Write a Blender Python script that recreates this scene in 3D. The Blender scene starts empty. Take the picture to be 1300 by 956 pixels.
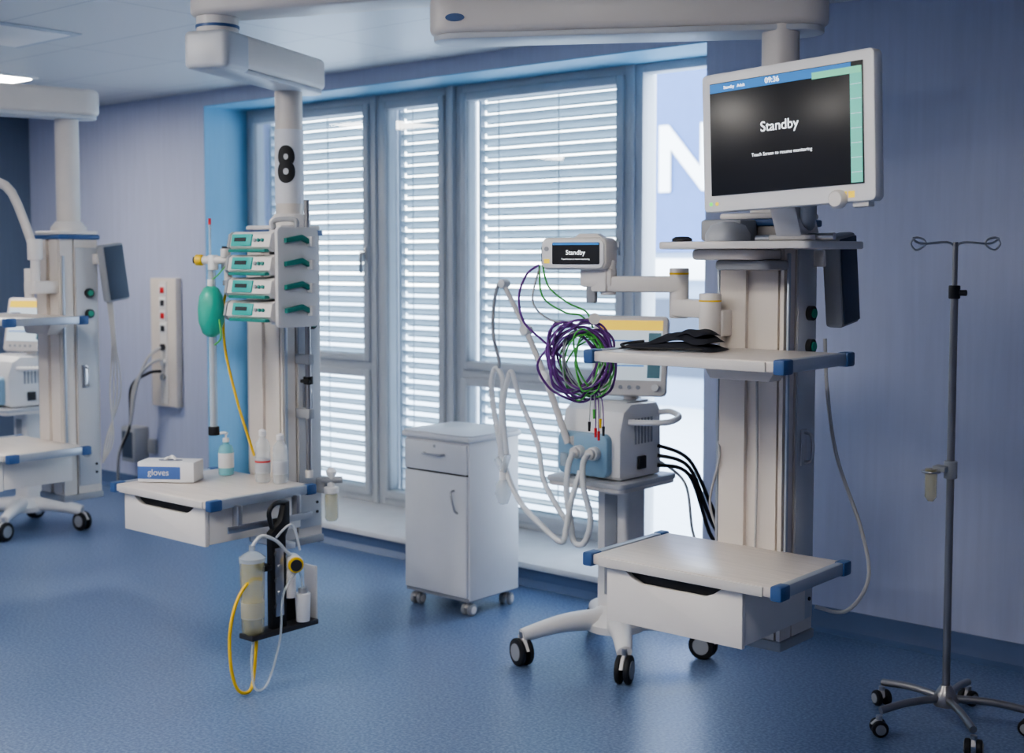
import bpy, bmesh, math, random
from mathutils import Vector, Matrix, Euler
random.seed(7)
S=bpy.context.scene
COL=S.collection
R=math.radians

# ---------------------------------------------------------------- materials
MATS={}
def mat(name,col,rough=.45,metal=0.0,var=.04,scale=8,stretch=(1,1,1),bump=0.0,alpha=None,trans=0,emit=None,es=1.0,spec=.5,coat=0):
    if name in MATS: return MATS[name]
    m=bpy.data.materials.new(name); m.use_nodes=True
    nt=m.node_tree; N=nt.nodes; L=nt.links
    b=N['Principled BSDF']
    tc=N.new('ShaderNodeTexCoord'); mp=N.new('ShaderNodeMapping'); mp.inputs['Scale'].default_value=stretch
    nz=N.new('ShaderNodeTexNoise'); nz.inputs['Scale'].default_value=scale; nz.inputs['Detail'].default_value=4
    L.new(tc.outputs['Object'],mp.inputs['Vector']); L.new(mp.outputs[0],nz.inputs['Vector'])
    cr=N.new('ShaderNodeValToRGB')
    c0=tuple(max(0,c*(1-var)) for c in col[:3])+(1,); c1=tuple(min(1,c*(1+var)) for c in col[:3])+(1,)
    cr.color_ramp.elements[0].color=c0; cr.color_ramp.elements[0].position=.3
    cr.color_ramp.elements[1].color=c1; cr.color_ramp.elements[1].position=.7
    L.new(nz.outputs['Fac'],cr.inputs['Fac']); L.new(cr.outputs[0],b.inputs['Base Color'])
    b.inputs['Roughness'].default_value=rough; b.inputs['Metallic'].default_value=metal
    b.inputs['Specular IOR Level'].default_value=spec
    if coat: b.inputs['Coat Weight'].default_value=coat
    if trans:
        b.inputs['Transmission Weight'].default_value=trans; b.inputs['IOR'].default_value=1.2
    if alpha is not None: b.inputs['Alpha'].default_value=alpha
    if emit: 
        b.inputs['Emission Color'].default_value=tuple(emit)+(1,); b.inputs['Emission Strength'].default_value=es
    if bump:
        bp=N.new('ShaderNodeBump'); bp.inputs['Strength'].default_value=bump; bp.inputs['Distance'].default_value=.002
        L.new(nz.outputs['Fac'],bp.inputs['Height']); L.new(bp.outputs[0],b.inputs['Normal'])
    MATS[name]=m; return m

BODY=mat('pendant_enamel',(.69,.635,.58),.38,var=.02)
BODY2=mat('pendant_panel',(.54,.55,.57),.38,var=.02)
WHITE=mat('white_plastic',(.83,.815,.80),.35,var=.015)
OFFW=mat('offwhite_plastic',(.75,.71,.67),.38,var=.02)
GREY=mat('grey_plastic',(.34,.35,.37),.45)
SLATE=mat('slate_panel',(.06,.08,.12),.5)
DARK=mat('dark_plastic',(.03,.03,.035),.5)
BLACK=mat('black_rubber',(.012,.012,.014),.55)
BLUE=mat('blue_trim',(.05,.11,.26),.4)
STEEL=mat('brushed_steel',(.52,.52,.53),.28,1.0,scale=40,stretch=(1,1,.05))
DSTEEL=mat('dark_steel',(.33,.32,.32),.35,.85)
ALU=mat('aluminium_rail',(.45,.49,.55),.35,.5)
TOP=mat('laminate_top',(.68,.62,.57),.28,var=.07,scale=6,stretch=(1,14,1))
TEAL=mat('teal_plastic',(.03,.24,.20),.4)
TEALS=mat('teal_screen',(.05,.36,.33),.3,emit=(.05,.5,.45),es=.15)
YEL=mat('yellow_rubber',(.85,.55,.03),.4)
RED=mat('red_plastic',(.6,.03,.03),.4)
PURP=mat('purple_cable',(.17,.055,.26),.4)
GREEN=mat('green_cable',(.12,.48,.10),.4)
LGREEN=mat('green_silicone',(.05,.50,.36),.35,alpha=.8)
HOSE=mat('hose_plastic',(.80,.81,.82),.3,alpha=.85)
CLEAR=mat('clear_plastic',(.75,.80,.82),.12,alpha=.38)
CLEARY=mat('amber_jar',(.68,.61,.34),.12,alpha=.42)
LBLUE=mat('light_blue_plastic',(.28,.44,.58),.35)
CABW=mat('cabinet_laminate',(.80,.80,.81),.30,var=.015)
SCR=mat('screen_glass',(.018,.018,.02),.3)
SCRB=mat('screen_blue_bar',(.03,.12,.30),.4,emit=(.04,.20,.50),es=.8)
SCRG=mat('screen_green_bar',(.12,.45,.36),.4,emit=(.15,.55,.42),es=.6)
SCRW=mat('screen_text',(.9,.9,.9),.4,emit=(.9,.95,1),es=1.5)
SCRY=mat('screen_yellow',(.8,.55,.05),.4,emit=(.9,.6,.05),es=.7)
SCRL=mat('screen_light',(.6,.68,.72),.4,emit=(.6,.7,.78),es=.5)
CABLE=mat('grey_cable',(.50,.49,.48),.45)
PAPER=mat('paper_label',(.74,.74,.76),.6)
BOXBL=mat('carton_blue',(.08,.16,.42),.5)
PANEL=mat('wall_panel_beige',(.70,.63,.56),.45)
FRAME=mat('window_frame_paint',(.50,.53,.57),.4,var=.03)
SLAT=mat('blind_slat',(.46,.53,.56),.4,.1,var=.03)

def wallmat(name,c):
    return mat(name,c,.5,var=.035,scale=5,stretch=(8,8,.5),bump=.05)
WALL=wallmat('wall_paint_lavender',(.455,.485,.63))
WALLD=wallmat('wall_paint_shaded',(.12,.16,.24))  # dark tone puts the shade on the left end wall into its colour
REV=wallmat('reveal_paint_sky',(.25,.50,.69))

def floormat():
    m=bpy.data.materials.new('vinyl_floor'); m.use_nodes=True; nt=m.node_tree;N=nt.nodes;L=nt.links;b=N['Principled BSDF']
    tc=N.new('ShaderNodeTexCoord')
    n1=N.new('ShaderNodeTexNoise'); n1.inputs['Scale'].default_value=90; n1.inputs['Detail'].default_value=2
    L.new(tc.outputs['Object'],n1.inputs['Vector'])
    cr=N.new('ShaderNodeValToRGB'); e=cr.color_ramp.elements
    e[0].position=.34; e[0].color=(.095,.145,.265,1); e[1].position=.68; e[1].color=(.21,.285,.43,1)
    x=e.new(.5); x.color=(.145,.205,.34,1)
    L.new(n1.outputs['Fac'],cr.inputs['Fac']); L.new(cr.outputs[0],b.inputs['Base Color'])
    b.inputs['Roughness'].default_value=.30
    return m
FLOOR=floormat()
def ceilmat():
    m=bpy.data.materials.new('ceiling_tiles'); m.use_nodes=True; nt=m.node_tree;N=nt.nodes;L=nt.links;b=N['Principled BSDF']
    tc=N.new('ShaderNodeTexCoord'); br=N.new('ShaderNodeTexBrick')
    br.offset=0; br.inputs['Scale'].default_value=1; br.inputs['Brick Width'].default_value=1.2; br.inputs['Row Height'].default_value=.6
    br.inputs['Mortar Size'].default_value=.005; br.inputs['Color1'].default_value=(.68,.68,.67,1); br.inputs['Color2'].default_value=(.66,.66,.655,1)
    br.inputs['Mortar'].default_value=(.48,.48,.49,1)
    L.new(tc.outputs['Object'],br.inputs['Vector']); L.new(br.outputs['Color'],b.inputs['Base Color'])
    b.inputs['Roughness'].default_value=.4
    return m
CEIL=ceilmat()
def glassmat():
    m=bpy.data.materials.new('window_glass'); m.use_nodes=True; nt=m.node_tree;N=nt.nodes;L=nt.links
    N.remove(N['Principled BSDF']); o=N['Material Output']
    t=N.new('ShaderNodeBsdfTransparent'); t.inputs[0].default_value=(.90,.95,.97,1)
    g=N.new('ShaderNodeBsdfGlossy'); g.inputs['Roughness'].default_value=.02
    mx=N.new('ShaderNodeMixShader'); mx.inputs[0].default_value=.09; L.new(t.outputs[0],mx.inputs[1]); L.new(g.outputs[0],mx.inputs[2])
    L.new(mx.outputs[0],o.inputs[0]); return m
GLASS=glassmat()
def emis(name,c,s):
    m=bpy.data.materials.new(name); m.use_nodes=True; nt=m.node_tree;N=nt.nodes;L=nt.links
    N.remove(N['Principled BSDF']); e=N.new('ShaderNodeEmission'); e.inputs[0].default_value=c+(1,); e.inputs[1].default_value=s
    L.new(e.outputs[0],N['Material Output'].inputs[0]); return m
LAMP=emis('lamp_diffuser',(1,.945,.87),33)

# ---------------------------------------------------------------- helpers
def grp(name,loc=(0,0,0),rot=(0,0,0),world=False):
    e=bpy.data.objects.new(name,None); e.location=loc; e.rotation_euler=rot; e.empty_display_size=.1
    COL.objects.link(e)
    if world: e['w']=1
    return e
def attach(o,P):
    if P:
        o.parent=P
        if P.get('w'):
            o.matrix_parent_inverse=(Matrix.Translation(Vector(P.location))@P.rotation_euler.to_matrix().to_4x4()).inverted()
def mk(P,name,bm,m,ang=35,M=None):
    if M is not None: bmesh.ops.transform(bm,matrix=M,verts=bm.verts)
    bmesh.ops.recalc_face_normals(bm,faces=bm.faces)
    me=bpy.data.meshes.new(name); bm.to_mesh(me); bm.free()
    if ang:
        for p in me.polygons: p.use_smooth=True
        me.set_sharp_from_angle(angle=R(ang))
    me.materials.append(m)
    o=bpy.data.objects.new(name,me); COL.objects.link(o)
    attach(o,P)
    return o
def box(P,name,a,b,m,bev=.004,M=None,seg=2):
    bm=bmesh.new(); bmesh.ops.create_cube(bm,size=1)
    for v in bm.verts:
        v.co=Vector([(a[i]+b[i])/2+v.co[i]*abs(b[i]-a[i]) for i in range(3)])
    bev=min(bev,min(abs(b[i]-a[i]) for i in range(3))*.45)
    if bev>0: bmesh.ops.bevel(bm,geom=bm.edges[:],offset=bev,segments=seg,affect='EDGES',profile=.5)
    return mk(P,name,bm,m,40,M)
def prism(P,name,pts,z0,z1,m,axis='Z',bev=0.0,M=None,seg=2,ang=35):
    bm=bmesh.new(); vs=[bm.verts.new((x,y,z0)) for x,y in pts]; f=bm.faces.new(vs)
    r=bmesh.ops.extrude_face_region(bm,geom=[f])
    for v in r['geom']:
        if isinstance(v,bmesh.types.BMVert): v.co.z=z1
    if bev>0:
        es=[e for e in bm.edges if abs(e.verts[0].co.z-e.verts[1].co.z)<1e-6]
        bmesh.ops.bevel(bm,geom=es,offset=bev,segments=seg,affect='EDGES',profile=.5)
    if axis=='Y': # pts are (x,z)
        for v in bm.verts: v.co=Vector((v.co.x,v.co.z,v.co.y))
    if axis=='X': # pts are (y,z)
        for v in bm.verts: v.co=Vector((v.co.z,v.co.x,v.co.y))
    return mk(P,name,bm,m,ang,M)
def cyl(P,name,p0,p1,r,m,r2=None,seg=24,bev=0.0,M=None):
    p0=Vector(p0);p1=Vector(p1);d=p1-p0
    bm=bmesh.new(); bmesh.ops.create_cone(bm,cap_ends=True,segments=seg,radius1=r,radius2=r if r2 is None else r2,depth=d.length)
    if bev>0:
        es=[e for e in bm.edges if abs(e.verts[0].co.z-e.verts[1].co.z)<1e-6]
        bmesh.ops.bevel(bm,geom=es,offset=bev,segments=2,affect='EDGES',profile=.5)
    q=d.to_track_quat('Z','Y').to_matrix().to_4x4()
    bmesh.ops.transform(bm,matrix=Matrix.Translation((p0+p1)/2)@q,verts=bm.verts)
    return mk(P,name,bm,m,40,M)
def lathe(P,name,prof,loc,m,seg=24,M=None):
    bm=bmesh.new(); rings=[]
    for r,z in prof:
        rings.append([bm.verts.new((loc[0]+r*math.cos(2*math.pi*i/seg),loc[1]+r*math.sin(2*math.pi*i/seg),loc[2]+z)) for i in range(seg)])
    for a,b in zip(rings,rings[1:]):
        for i in range(seg): bm.faces.new((a[i],a[(i+1)%seg],b[(i+1)%seg],b[i]))
    bm.faces.new(rings[0]); bm.faces.new(rings[-1])
    return mk(P,name,bm,m,45,M)
def cat(pts,n,closed=False):
    pts=[Vector(p) for p in pts]; out=[]; k=len(pts)
    rng=range(k if closed else k-1)
    for i in rng:
        if closed: a,b,c,d=pts[i-1],pts[i],pts[(i+1)%k],pts[(i+2)%k]
        else: a=pts[max(i-1,0)];b=pts[i];c=pts[i+1];d=pts[min(i+2,k-1)]
        for j in range(n):
            t=j/n
            out.append(.5*((2*b)+(c-a)*t+(2*a-5*b+4*c-d)*t*t+(3*b-a-3*c+d)*t**3))
    if not closed: out.append(pts[-1])
    return out
def sweep(P,name,pts,r,m,n=8,seg=8,rf=None,smooth=True,closed=False,sc=(1,1)):
    path=cat(pts,n,closed) if smooth else [Vector(p) for p in pts]
    bm=bmesh.new(); rings=[]; nrm=None; K=len(path)
    for i,p in enumerate(path):
        if closed: t=(path[(i+1)%K]-path[i-1])
        else: t=path[min(i+1,K-1)]-path[max(i-1,0)]
        t.normalize()
        if nrm is None:
            nrm=t.orthogonal().normalized()
        nrm=(nrm-t*nrm.dot(t)).normalized(); bi=t.cross(nrm)
        rr=r if rf is None else rf(i,K)
        rings.append([bm.verts.new(p+nrm*math.cos(2*math.pi*k/seg)*rr*sc[0]+bi*math.sin(2*math.pi*k/seg)*rr*sc[1]) for k in range(seg)])
    pr=list(zip(rings,rings[1:]))
    if closed: pr.append((rings[-1],rings[0]))
    for a,b in pr:
        for k in range(seg): bm.faces.new((a[k],a[(k+1)%seg],b[(k+1)%seg],b[k]))
    if not closed: bm.faces.new(rings[0]); bm.faces.new(rings[-1])
    return mk(P,name,bm,m,60 if rf is None else 80)
def hose(P,name,pts,r,m):
    ln=sum((Vector(a)-Vector(b)).length for a,b in zip(pts,pts[1:]))
    n=max(6,int(ln/.0045/(len(pts)-1)))
    return sweep(P,name,pts,r,m,n=n,seg=10,rf=lambda i,K:r*(1.0 if i%2 else .84))
def text(P,name,s,size,loc,m,rot=(R(90),0,0),ax='CENTER',ex=.0004):
    c=bpy.data.curves.new(name,'FONT'); c.body=s; c.size=size; c.align_x=ax; c.align_y='CENTER'; c.extrude=ex
    c.materials.append(m); o=bpy.data.objects.new(name,c); COL.objects.link(o); o.location=loc; o.rotation_euler=rot
    attach(o,P)
    return o
def stadium(p0,p1,w,n=10):
    p0=Vector(p0[:2]);p1=Vector(p1[:2]);d=(p1-p0).normalized();a=math.atan2(d.y,d.x);o=[]
    for i in range(n+1):
        t=a-math.pi/2+math.pi*i/n; o.append((p1.x+w*math.cos(t),p1.y+w*math.sin(t)))
    for i in range(n+1):
        t=a+math.pi/2+math.pi*i/n; o.append((p0.x+w*math.cos(t),p0.y+w*math.sin(t)))
    return o
def rrect(x0,y0,x1,y1,r,n=5):
    o=[]
    for cx,cy,a in ((x1-r,y0+r,-90),(x1-r,y1-r,0),(x0+r,y1-r,90),(x0+r,y0+r,180)):
        for i in range(n+1):
            t=R(a+90*i/n); o.append((cx+r*math.cos(t),cy+r*math.sin(t)))
    return o
def caster(P,x,y,r=.05,ang=0,top=.0,wm=None,hm=None):
    d=Vector((math.cos(ang),math.sin(ang),0))
    c=Vector((x,y,r))
    for s in (-1,1):
        cyl(P,'caster_wheel',c+d*s*.008,c+d*s*.028,r,wm or BLACK,bev=.006)
        cyl(P,'caster_hub',c+d*s*.027,c+d*s*.031,r*.62,hm or GREY)
    M=Matrix.Translation(c)@Matrix.Rotation(ang,4,'Z')
    pts=[(.0-r*1.0,.012),(-r*.5,r*.9),(r*.3,r*1.15),(r*.5,.2*r),(r*.2,-.1*r)]
    prism(P,'caster_fork',pts,-.007,.007,OFFW,axis='X',bev=.002,M=M)
    cyl(P,'caster_stem',c+Vector((0,0,r)),c+Vector((0,0,r*1.45+top)),.011,STEEL)

# ---------------------------------------------------------------- room
H=2.68; YW=5.06; YG=5.43
XL,XR,YF=-9.1,1.6,-1.6
box(None,'floor',(XL-.2,YF-.2,-.1),(XR+.2,5.6,0),FLOOR,0)
box(None,'ceiling',(XL-.2,YF-.2,H),(XR+.2,5.6,H+.1),CEIL,0)
w=grp('wall_back',(-5,YW,0),world=True)
box(w,'left_segment',(XL,YW,0),(-6.93,5.6,H),WALL,0)
box(w,'right_segment',(-3.16,YW,0),(XR,5.6,H),WALL,0)
box(w,'header',(-6.93,YW,2.59),(-3.16,5.6,H),WALL,0)
box(w,'reveal_lining',(-6.93,YW+.002,.1),(-6.925,YG,2.59),REV,0)
box(w,'soffit_lining',(-6.925,YW+.002,2.585),(-3.16,YG,2.59),REV,0)
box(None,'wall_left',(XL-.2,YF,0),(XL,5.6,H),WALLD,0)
box(None,'wall_right',(XR,YF,0),(XR+.2,5.6,H),WALL,0)
box(None,'wall_front',(XL,YF-.2,0),(XR,YF,H),WALL,0)
BASE=mat('baseboard_vinyl',(.10,.15,.27),.4)
def cove(name,x0,x1,y,h):
    pts=[(y,0),(y,h),(y-.008,h),(y-.012,.05),(y-.022,.018),(y-.05,.001),(y-.05,0)]
    return prism(None,name,pts,x0,x1,BASE,axis='X')
cove('baseboard_right',-3.1,XR,YW,.10)
cove('baseboard_left',XL,-6.95,YW,.10)
sl=grp('trim_sill',(-5,4.9,0),world=True)
box(sl,'sill_slab',(-6.92,4.79,.085),(-3.12,5.42,.115),mat('sill_stone',(.70,.70,.71),.35),.004)
box(sl,'sill_base',(-6.92,4.83,0),(-3.12,5.6,.085),BASE,0)
prism(sl,'sill_cove',[(4.84,0),(4.84,.085),(4.825,.085),(4.815,.03),(4.78,.001),(4.78,0)],-6.92,-3.12,BASE,axis='X')

def window(name,x0,x1,transom,handle=None,split=None):
    g=grp(name,((x0+x1)/2,YG,.115),world=True)
    z0,z1=.115,2.585; f=.045
    y0,y1=YG-.03,YG+.06
    box(g,'frame_left',(x0,y0,z0),(x0+f,y1,z1),FRAME,.004)
    box(g,'frame_right',(x1-f,y0,z0),(x1,y1,z1),FRAME,.004)
    box(g,'frame_top',(x0+f,y0,z1-f),(x1-f,y1,z1),FRAME,.004)
    box(g,'frame_bottom',(x0+f,y0,z0),(x1-f,y1,z0+f),FRAME,.004)
    def pane(xa,xb,a,b):
        bm=bmesh.new(); bm.faces.new([bm.verts.new(p) for p in ((xa,YG,a),(xb,YG,a),(xb,YG,b),(xa,YG,b))])
        mk(g,'glass_pane',bm,GLASS,0)
    def sash(a,b):
        s=.045; xa,xb=x0+f,x1-f; yy0,yy1=y0-.018,y1-.02
        box(g,'sash_left',(xa,yy0,a),(xa+s,yy1,b),FRAME,.006)
        box(g,'sash_right',(xb-s,yy0,a),(xb,yy1,b),FRAME,.006)
        box(g,'sash_top',(xa+s,yy0,b-s),(xb-s,yy1,b),FRAME,.006)
        box(g,'sash_bottom',(xa+s,yy0,a),(xb-s,yy1,a+s),FRAME,.006)
        box(g,'gasket_left',(xa+s-.004,yy0+.01,a+s),(xa+s+.004,yy0+.03,b-s),GREY,.001)
        box(g,'gasket_right',(xb-s-.004,yy0+.01,a+s),(xb-s+.004,yy0+.03,b-s),GREY,.001)
        pane(xa+s-.01,xb-s+.01,a+s-.01,b-s+.01)
    if transom:
        box(g,'transom',(x0+f,y0,.93),(x1-f,y1,.98),FRAME,.004)
        sash(z0+f,.93); sash(.98,z1-f)
    else: 
        if split: sash(z0+f,z1-f)
        else: pane(x0+f-.01,x1-f+.01,z0+f-.01,z1-f+.01)
    if handle:
        hx,hz=handle
        box(g,'handle_base',(hx-.012,y0-.03,hz-.035),(hx+.012,y0-.015,hz+.035),STEEL,.003)
        cyl(g,'handle_neck',(hx,y0-.02,hz),(hx,y0-.055,hz),.008,STEEL)
        box(g,'handle_lever',(hx-.01,y0-.065,hz-.12),(hx+.01,y0-.05,hz+.01),STEEL,.004)
window('window_1',-6.925,-5.70,True,(-5.765,1.64))
window('window_2',-5.68,-5.07,False,None,True)
window('window_3',-5.03,-3.81,True,(-3.88,1.66))
window('window_4',-3.79,-3.16,False)
box(None,'trim_mullion_1',(-5.70,YG-.045,.115),(-5.68,YG+.08,2.585),FRAME,.002)
box(None,'trim_mullion_2',(-5.07,YG-.06,.115),(-5.03,YG+.08,2.585),FRAME,.004)
box(None,'trim_mullion_3',(-3.81,YG-.045,.115),(-3.79,YG+.08,2.585),FRAME,.002)

def blind(x0,x1):
    g=grp('window_blind',((x0+x1)/2,YG+.16,.2),world=True)
    bm=bmesh.new(); z=.16; a0=R(36); wdt=.078
    yc=YG+.17
    while z<2.58:
        a=a0+R(random.uniform(-1.5,1.5))
        prof=[(-.5,.0),(-.45,.008),(-.2,.006),(.2,.006),(.45,.008),(.5,0)]
        row=[]
        for x in (x0,x1):
            r=[]
            for u,hh in prof:
                yy=u*wdt; r.append(bm.verts.new((x,yc+yy*math.cos(a)+hh*math.sin(a),z-yy*math.sin(a)+hh*math.cos(a))))
            row.append(r)
        for i in range(len(prof)-1): bm.faces.new((row[0][i],row[0][i+1],row[1][i+1],row[1][i]))
        z+=.066
    mk(g,'slats',bm,SLAT,50)
    for x in (x0+.15,(x0+x1)/2,x1-.15) if x1-x0>.8 else (x0+.12,x1-.12):
        box(g,'ladder_cord',(x-.003,yc-.036,.13),(x+.003,yc-.033,2.6),SLAT,0)
    box(g,'guide_rail_left',(x0-.02,yc-.02,.1),(x0,yc+.02,2.6),FRAME,.002)
    box(g,'guide_rail_right',(x1,yc-.02,.1),(x1+.02,yc+.02,2.6),FRAME,.002)
    box(g,'bottom_bar',(x0,yc-.04,.11),(x1,yc+.04,.13),SLAT,.003)
blind(-6.9,-5.72); blind(-5.66,-5.08); blind(-5.0,-3.83)

# exterior
box(None,'exterior_ground',(-60,5.9,-.35),(25,60,-.3),mat('exterior_paving',(.60,.63,.66),.8),0)
eb=grp('exterior_building',(-6,14,-.3),world=True)
FAC=mat('facade_blue',(.07,.13,.31),.5)
box(eb,'facade',(-10.0,14,-.3),(-2,16,5.5),mat('facade_pale',(.30,.38,.50),.6),0)
box(eb,'sign_panel',(-10.0,13.95,1.7),(-2,14,5.4),FAC,.0)
box(eb,'facade_ledge',(-10.1,13.7,1.35),(-2,14,1.62),WHITE,.01)
tn=text(eb,'sign_letter','N',1.15,(-9.0,13.93,2.85),WHITE,ex=.01); tn.data.offset=.035
for i in range(4):
    box(eb,'facade_window',(-9.7+i*1.6,13.96,0.1),(-8.7+i*1.6,13.99,1.1),SLATE,0)

# ceiling lights; the last is unseen, added to brighten the right pendant
for x,y in ((-7.45,3.7),(-8.3,.15),(-5.6,.15),(-2.8,.3),(-4.2,1.5),(-1.5,1.3)):
    g=grp('ceiling_light',(x,y,H))
    box(g,'housing',(-.33,-.33,-.012),(.33,.33,-.001),WHITE,.003)
    box(g,'diffuser',(-.30,-.30,-.016),(.30,.30,-.0125),LAMP,0)
g=grp('ceiling_vent',(-5.9,3.1,H))
VP=mat('vent_paint',(.5,.53,.57),.5)
box(g,'frame',(-.3,-.3,-.008),(.3,.3,-.001),VP,.003)
box(g,'plate',(-.26,-.26,-.012),(.26,.26,-.008),WHITE,.002)

# ---------------------------------------------------------------- pendants
def shelf(g,z,y0,y1,x0=-.31,x1=.31,t=.03,name='shelf'):
    box(g,name+'_top',(x0+.012,y0,z-t),(x1-.012,y1,z),TOP,.005)
    for x in (x0,x1):
        box(g,name+'_side_rail',(x-.012,y0+.03,z-t-.002),(x+.012,y1-.02,z+.003),ALU,.004)
        box(g,name+'_bumper',(x-.016 if x>0 else x-.018,y0-.010,z-t-.006),(x+.018 if x>0 else x+.016,y0+.045,z+.005),BLUE,.006)
        box(g,name+'_bumper',(x-.016 if x>0 else x-.018,y1-.04,z-t-.006),(x+.018 if x>0 else x+.016,y1+.006,z+.005),BLUE,.006)
    box(g,name+'_front_edge',(x0+.04,y0-.006,z-t),(x1-.04,y0+.001,z-.003),mat('shelf_edge',(.64,.61,.58),.4),.002)

def pendant(x,y,armpts,dy0=-.10,dy1=.10,tshelf=(-.49,-.09),mid=True,up=True,sleeve=False,drw=(-.253,.20),zt=.72,side=True,zu=2.50,tx=.02,aw=.098):
    g=grp('medical_supply_pendant',(x,y,0))
    cw=.108
    P=[(-cw,dy0),(-.02,dy0),(-.02,dy0+.015),(.02,dy0+.015),(.02,dy0),(cw-.02,dy0),(cw-.02,dy0+.012),(cw-.012,dy0+.012),(cw-.012,dy0),(cw,dy0),
       (cw,-.035),(cw-.01,-.035),(cw-.01,-.025),(cw,-.025),(cw,dy1),(-cw,dy1)]
    prism(g,'column_body',P,.46,1.70,BODY,ang=20)
    box(g,'column_side_panel',(cw-.004,-.02,.5),(cw+.006,dy1-.006,1.66),BODY2,.003)
    box(g,'column_cap',(-cw-.012,dy0-.012,1.70),(cw+.012,dy1+.012,1.722),BLUE,.006)
    box(g,'column_cap_plate',(-cw-.004,dy0-.004,1.722),(cw+.004,dy1+.004,1.74),OFFW,.006)
    box(g,'column_foot',(-cw-.008,dy0-.008,.43),(cw+.008,dy1+.008,.462),GREY,.008)
    lathe(g,'tube_collar',[(.085,0),(.085,.02),(.062,.05),(.058,.05)],(tx,.02,1.738),OFFW,32)
    cyl(g,'ceiling_tube',(tx,.02,1.74),(tx,.02,2.32),.056,BODY,seg=40)
    for i,z in enumerate((1.44,1.34)):
        cyl(g,'gas_socket',(cw+.004,.045,z),(cw+.022,.045,z),.022,DARK)
        cyl(g,'gas_socket_ring',(cw+.02,.045,z),(cw+.027,.045,z),.014,mat('socket_green',(.03,.3,.2),.4))
    box(g,'latch_plate',(cw+.005,.0,.98),(cw+.012,.035,1.09),STEEL,.003)
    sweep(g,'side_handle',[(cw+.006,.02,.99),(cw+.035,.02,1.0),(cw+.035,.02,1.07),(cw+.006,.02,1.08)],.005,STEEL,n=4)
    cyl(g,'cable_port',(cw+.004,.02,.66),(cw+.014,.02,.66),.022,GREY)
    cyl(g,'cable_port_hole',(cw+.013,.02,.66),(cw+.016,.02,.66),.012,DARK)
    for z in (.56,.60): cyl(g,'screw',(cw+.004,.07,z),(cw+.010,.07,z),.006,DARK)
    for sx in (-1,1):
        box(g,'equipment_rail',(sx*(cw+.010)-.004,dy0+.004,.72),(sx*(cw+.010)+.004,dy0+.016,1.62),ALU,.002)
    if side:
        M=Matrix.Translation((cw+.055,dy1+.05,1.55))@Matrix.Rotation(R(8),4,'X')
        box(g,'side_box',(-.03,-.06,-.15),(.03,.06,.13),GREY,.012,M=M)
        box(g,'side_box_front',(.028,-.052,-.140),(.034,.052,.120),SLATE,.003,M=M)
        box(g,'side_box_bracket',(cw,dy1-.03,1.58),(cw+.04,dy1+.05,1.63),OFFW,.004)
    y0,y1=tshelf
    shelf(g,zt,y0,y1,name='table')
    box(g,'table_bracket',(-.16,y1-.02,zt-.06),(.16,y1+.03,zt-.02),BODY,.006)
    a,b=drw; zf=.545; q=zt-.72
    n0,n1=a+.11,b-.11
    prism(g,'drawer_front',[(a,zf),(b,zf),(b,.686+q),(n1+.045,.686+q),(n1+.02,.668+q),(n1-.01,.655+q),(n0+.01,.655+q),(n0-.02,.668+q),(n0-.045,.686+q),(a,.686+q)],y0+.012,y0+.03,OFFW,axis='Y',bev=.002)
    box(g,'drawer_recess_shade',(n0-.05,y0+.03,.65+q),(n1+.05,y0+.034,.689+q),BLACK,0)  # black sheet paints the shade inside the handle cutout
    box(g,'drawer_box',(a+.004,y0+.034,zf+.003),(b-.004,y1-.02,.688+q),OFFW,.003)
    for s in (a+.002,b-.008): box(g,'drawer_slide',(s,y0+.05,.675+q),(s+.006,y1-.03,.692+q),ALU,0)
    if mid:
        shelf(g,1.335,y0,y1,name='mid_shelf')
        prism(g,'mid_shelf_bracket',[(-.13,1.305),(.13,1.305),(.13,1.29),(.10,1.245),(-.10,1.245),(-.13,1.29)],y1-.08,y1+.01,BODY,axis='Y',bev=.006)
    if up:
        prism(g,'upper_shelf',rrect(-.20,-.31,.295,.04,.02),1.632,1.654,OFFW,bev=.005)
        prism(g,'upper_shelf_mount',rrect(-.13,-.26,.10,-.06,.05),1.600,1.632,BODY,bev=.01)
        prism(g,'upper_shelf_mount_lower',rrect(-.07,-.22,.12,-.06,.04),1.57,1.600,GREY,bev=.01)
        cyl(g,'upper_rail',(.10,-.25,1.66),(.34,-.25,1.665),.010,STEEL)
    (ax,ay),(bx,by)=armpts[0],armpts[1]
    prism(g,'arm_lower',stadium((ax-x,ay-y),(bx-x,by-y),aw,12),2.30,2.425,BODY,bev=.022,seg=3)
    prism(g,'arm_lower_skirt',stadium((ax-x,ay-y),(bx-x,by-y),aw-.013,12),2.283,2.302,BODY2,bev=.004)
    jx,jy=bx-x,by-y
    cyl(g,'joint',(jx,jy,2.41),(jx,jy,zu+.02),.075,OFFW,bev=.008,seg=40)
    cyl(g,'joint_ring',(jx,jy,2.436),(jx,jy,2.446),.078,BLUE,seg=40)
    if len(armpts)>2:
        cx,cy=armpts[2]
        prism(g,'arm_upper',stadium((jx,jy),(cx-x,cy-y),.095,12),zu,2.63,BODY,bev=.02,seg=3)
        cyl(g,'ceiling_flange',(cx-x,cy-y,2.62),(cx-x,cy-y,H),.13,OFFW,bev=.01,seg=40)
        prism(g,'arm_end_housing',rrect(-.09,-.09,.09,.08,.025),2.285,2.42,BODY2,bev=.018,seg=3,M=Matrix.Translation((jx,jy,0))@Matrix.Rotation(math.atan2(by-ay,bx-ax)+R(90),4,'Z'))
    else:
        cyl(g,'ceiling_post',(jx,jy,2.5),(jx,jy,2.66),.075,OFFW,seg=40)
        cyl(g,'ceiling_flange',(jx,jy,2.645),(jx,jy,H),.13,OFFW,bev=.01,seg=40)
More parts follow.
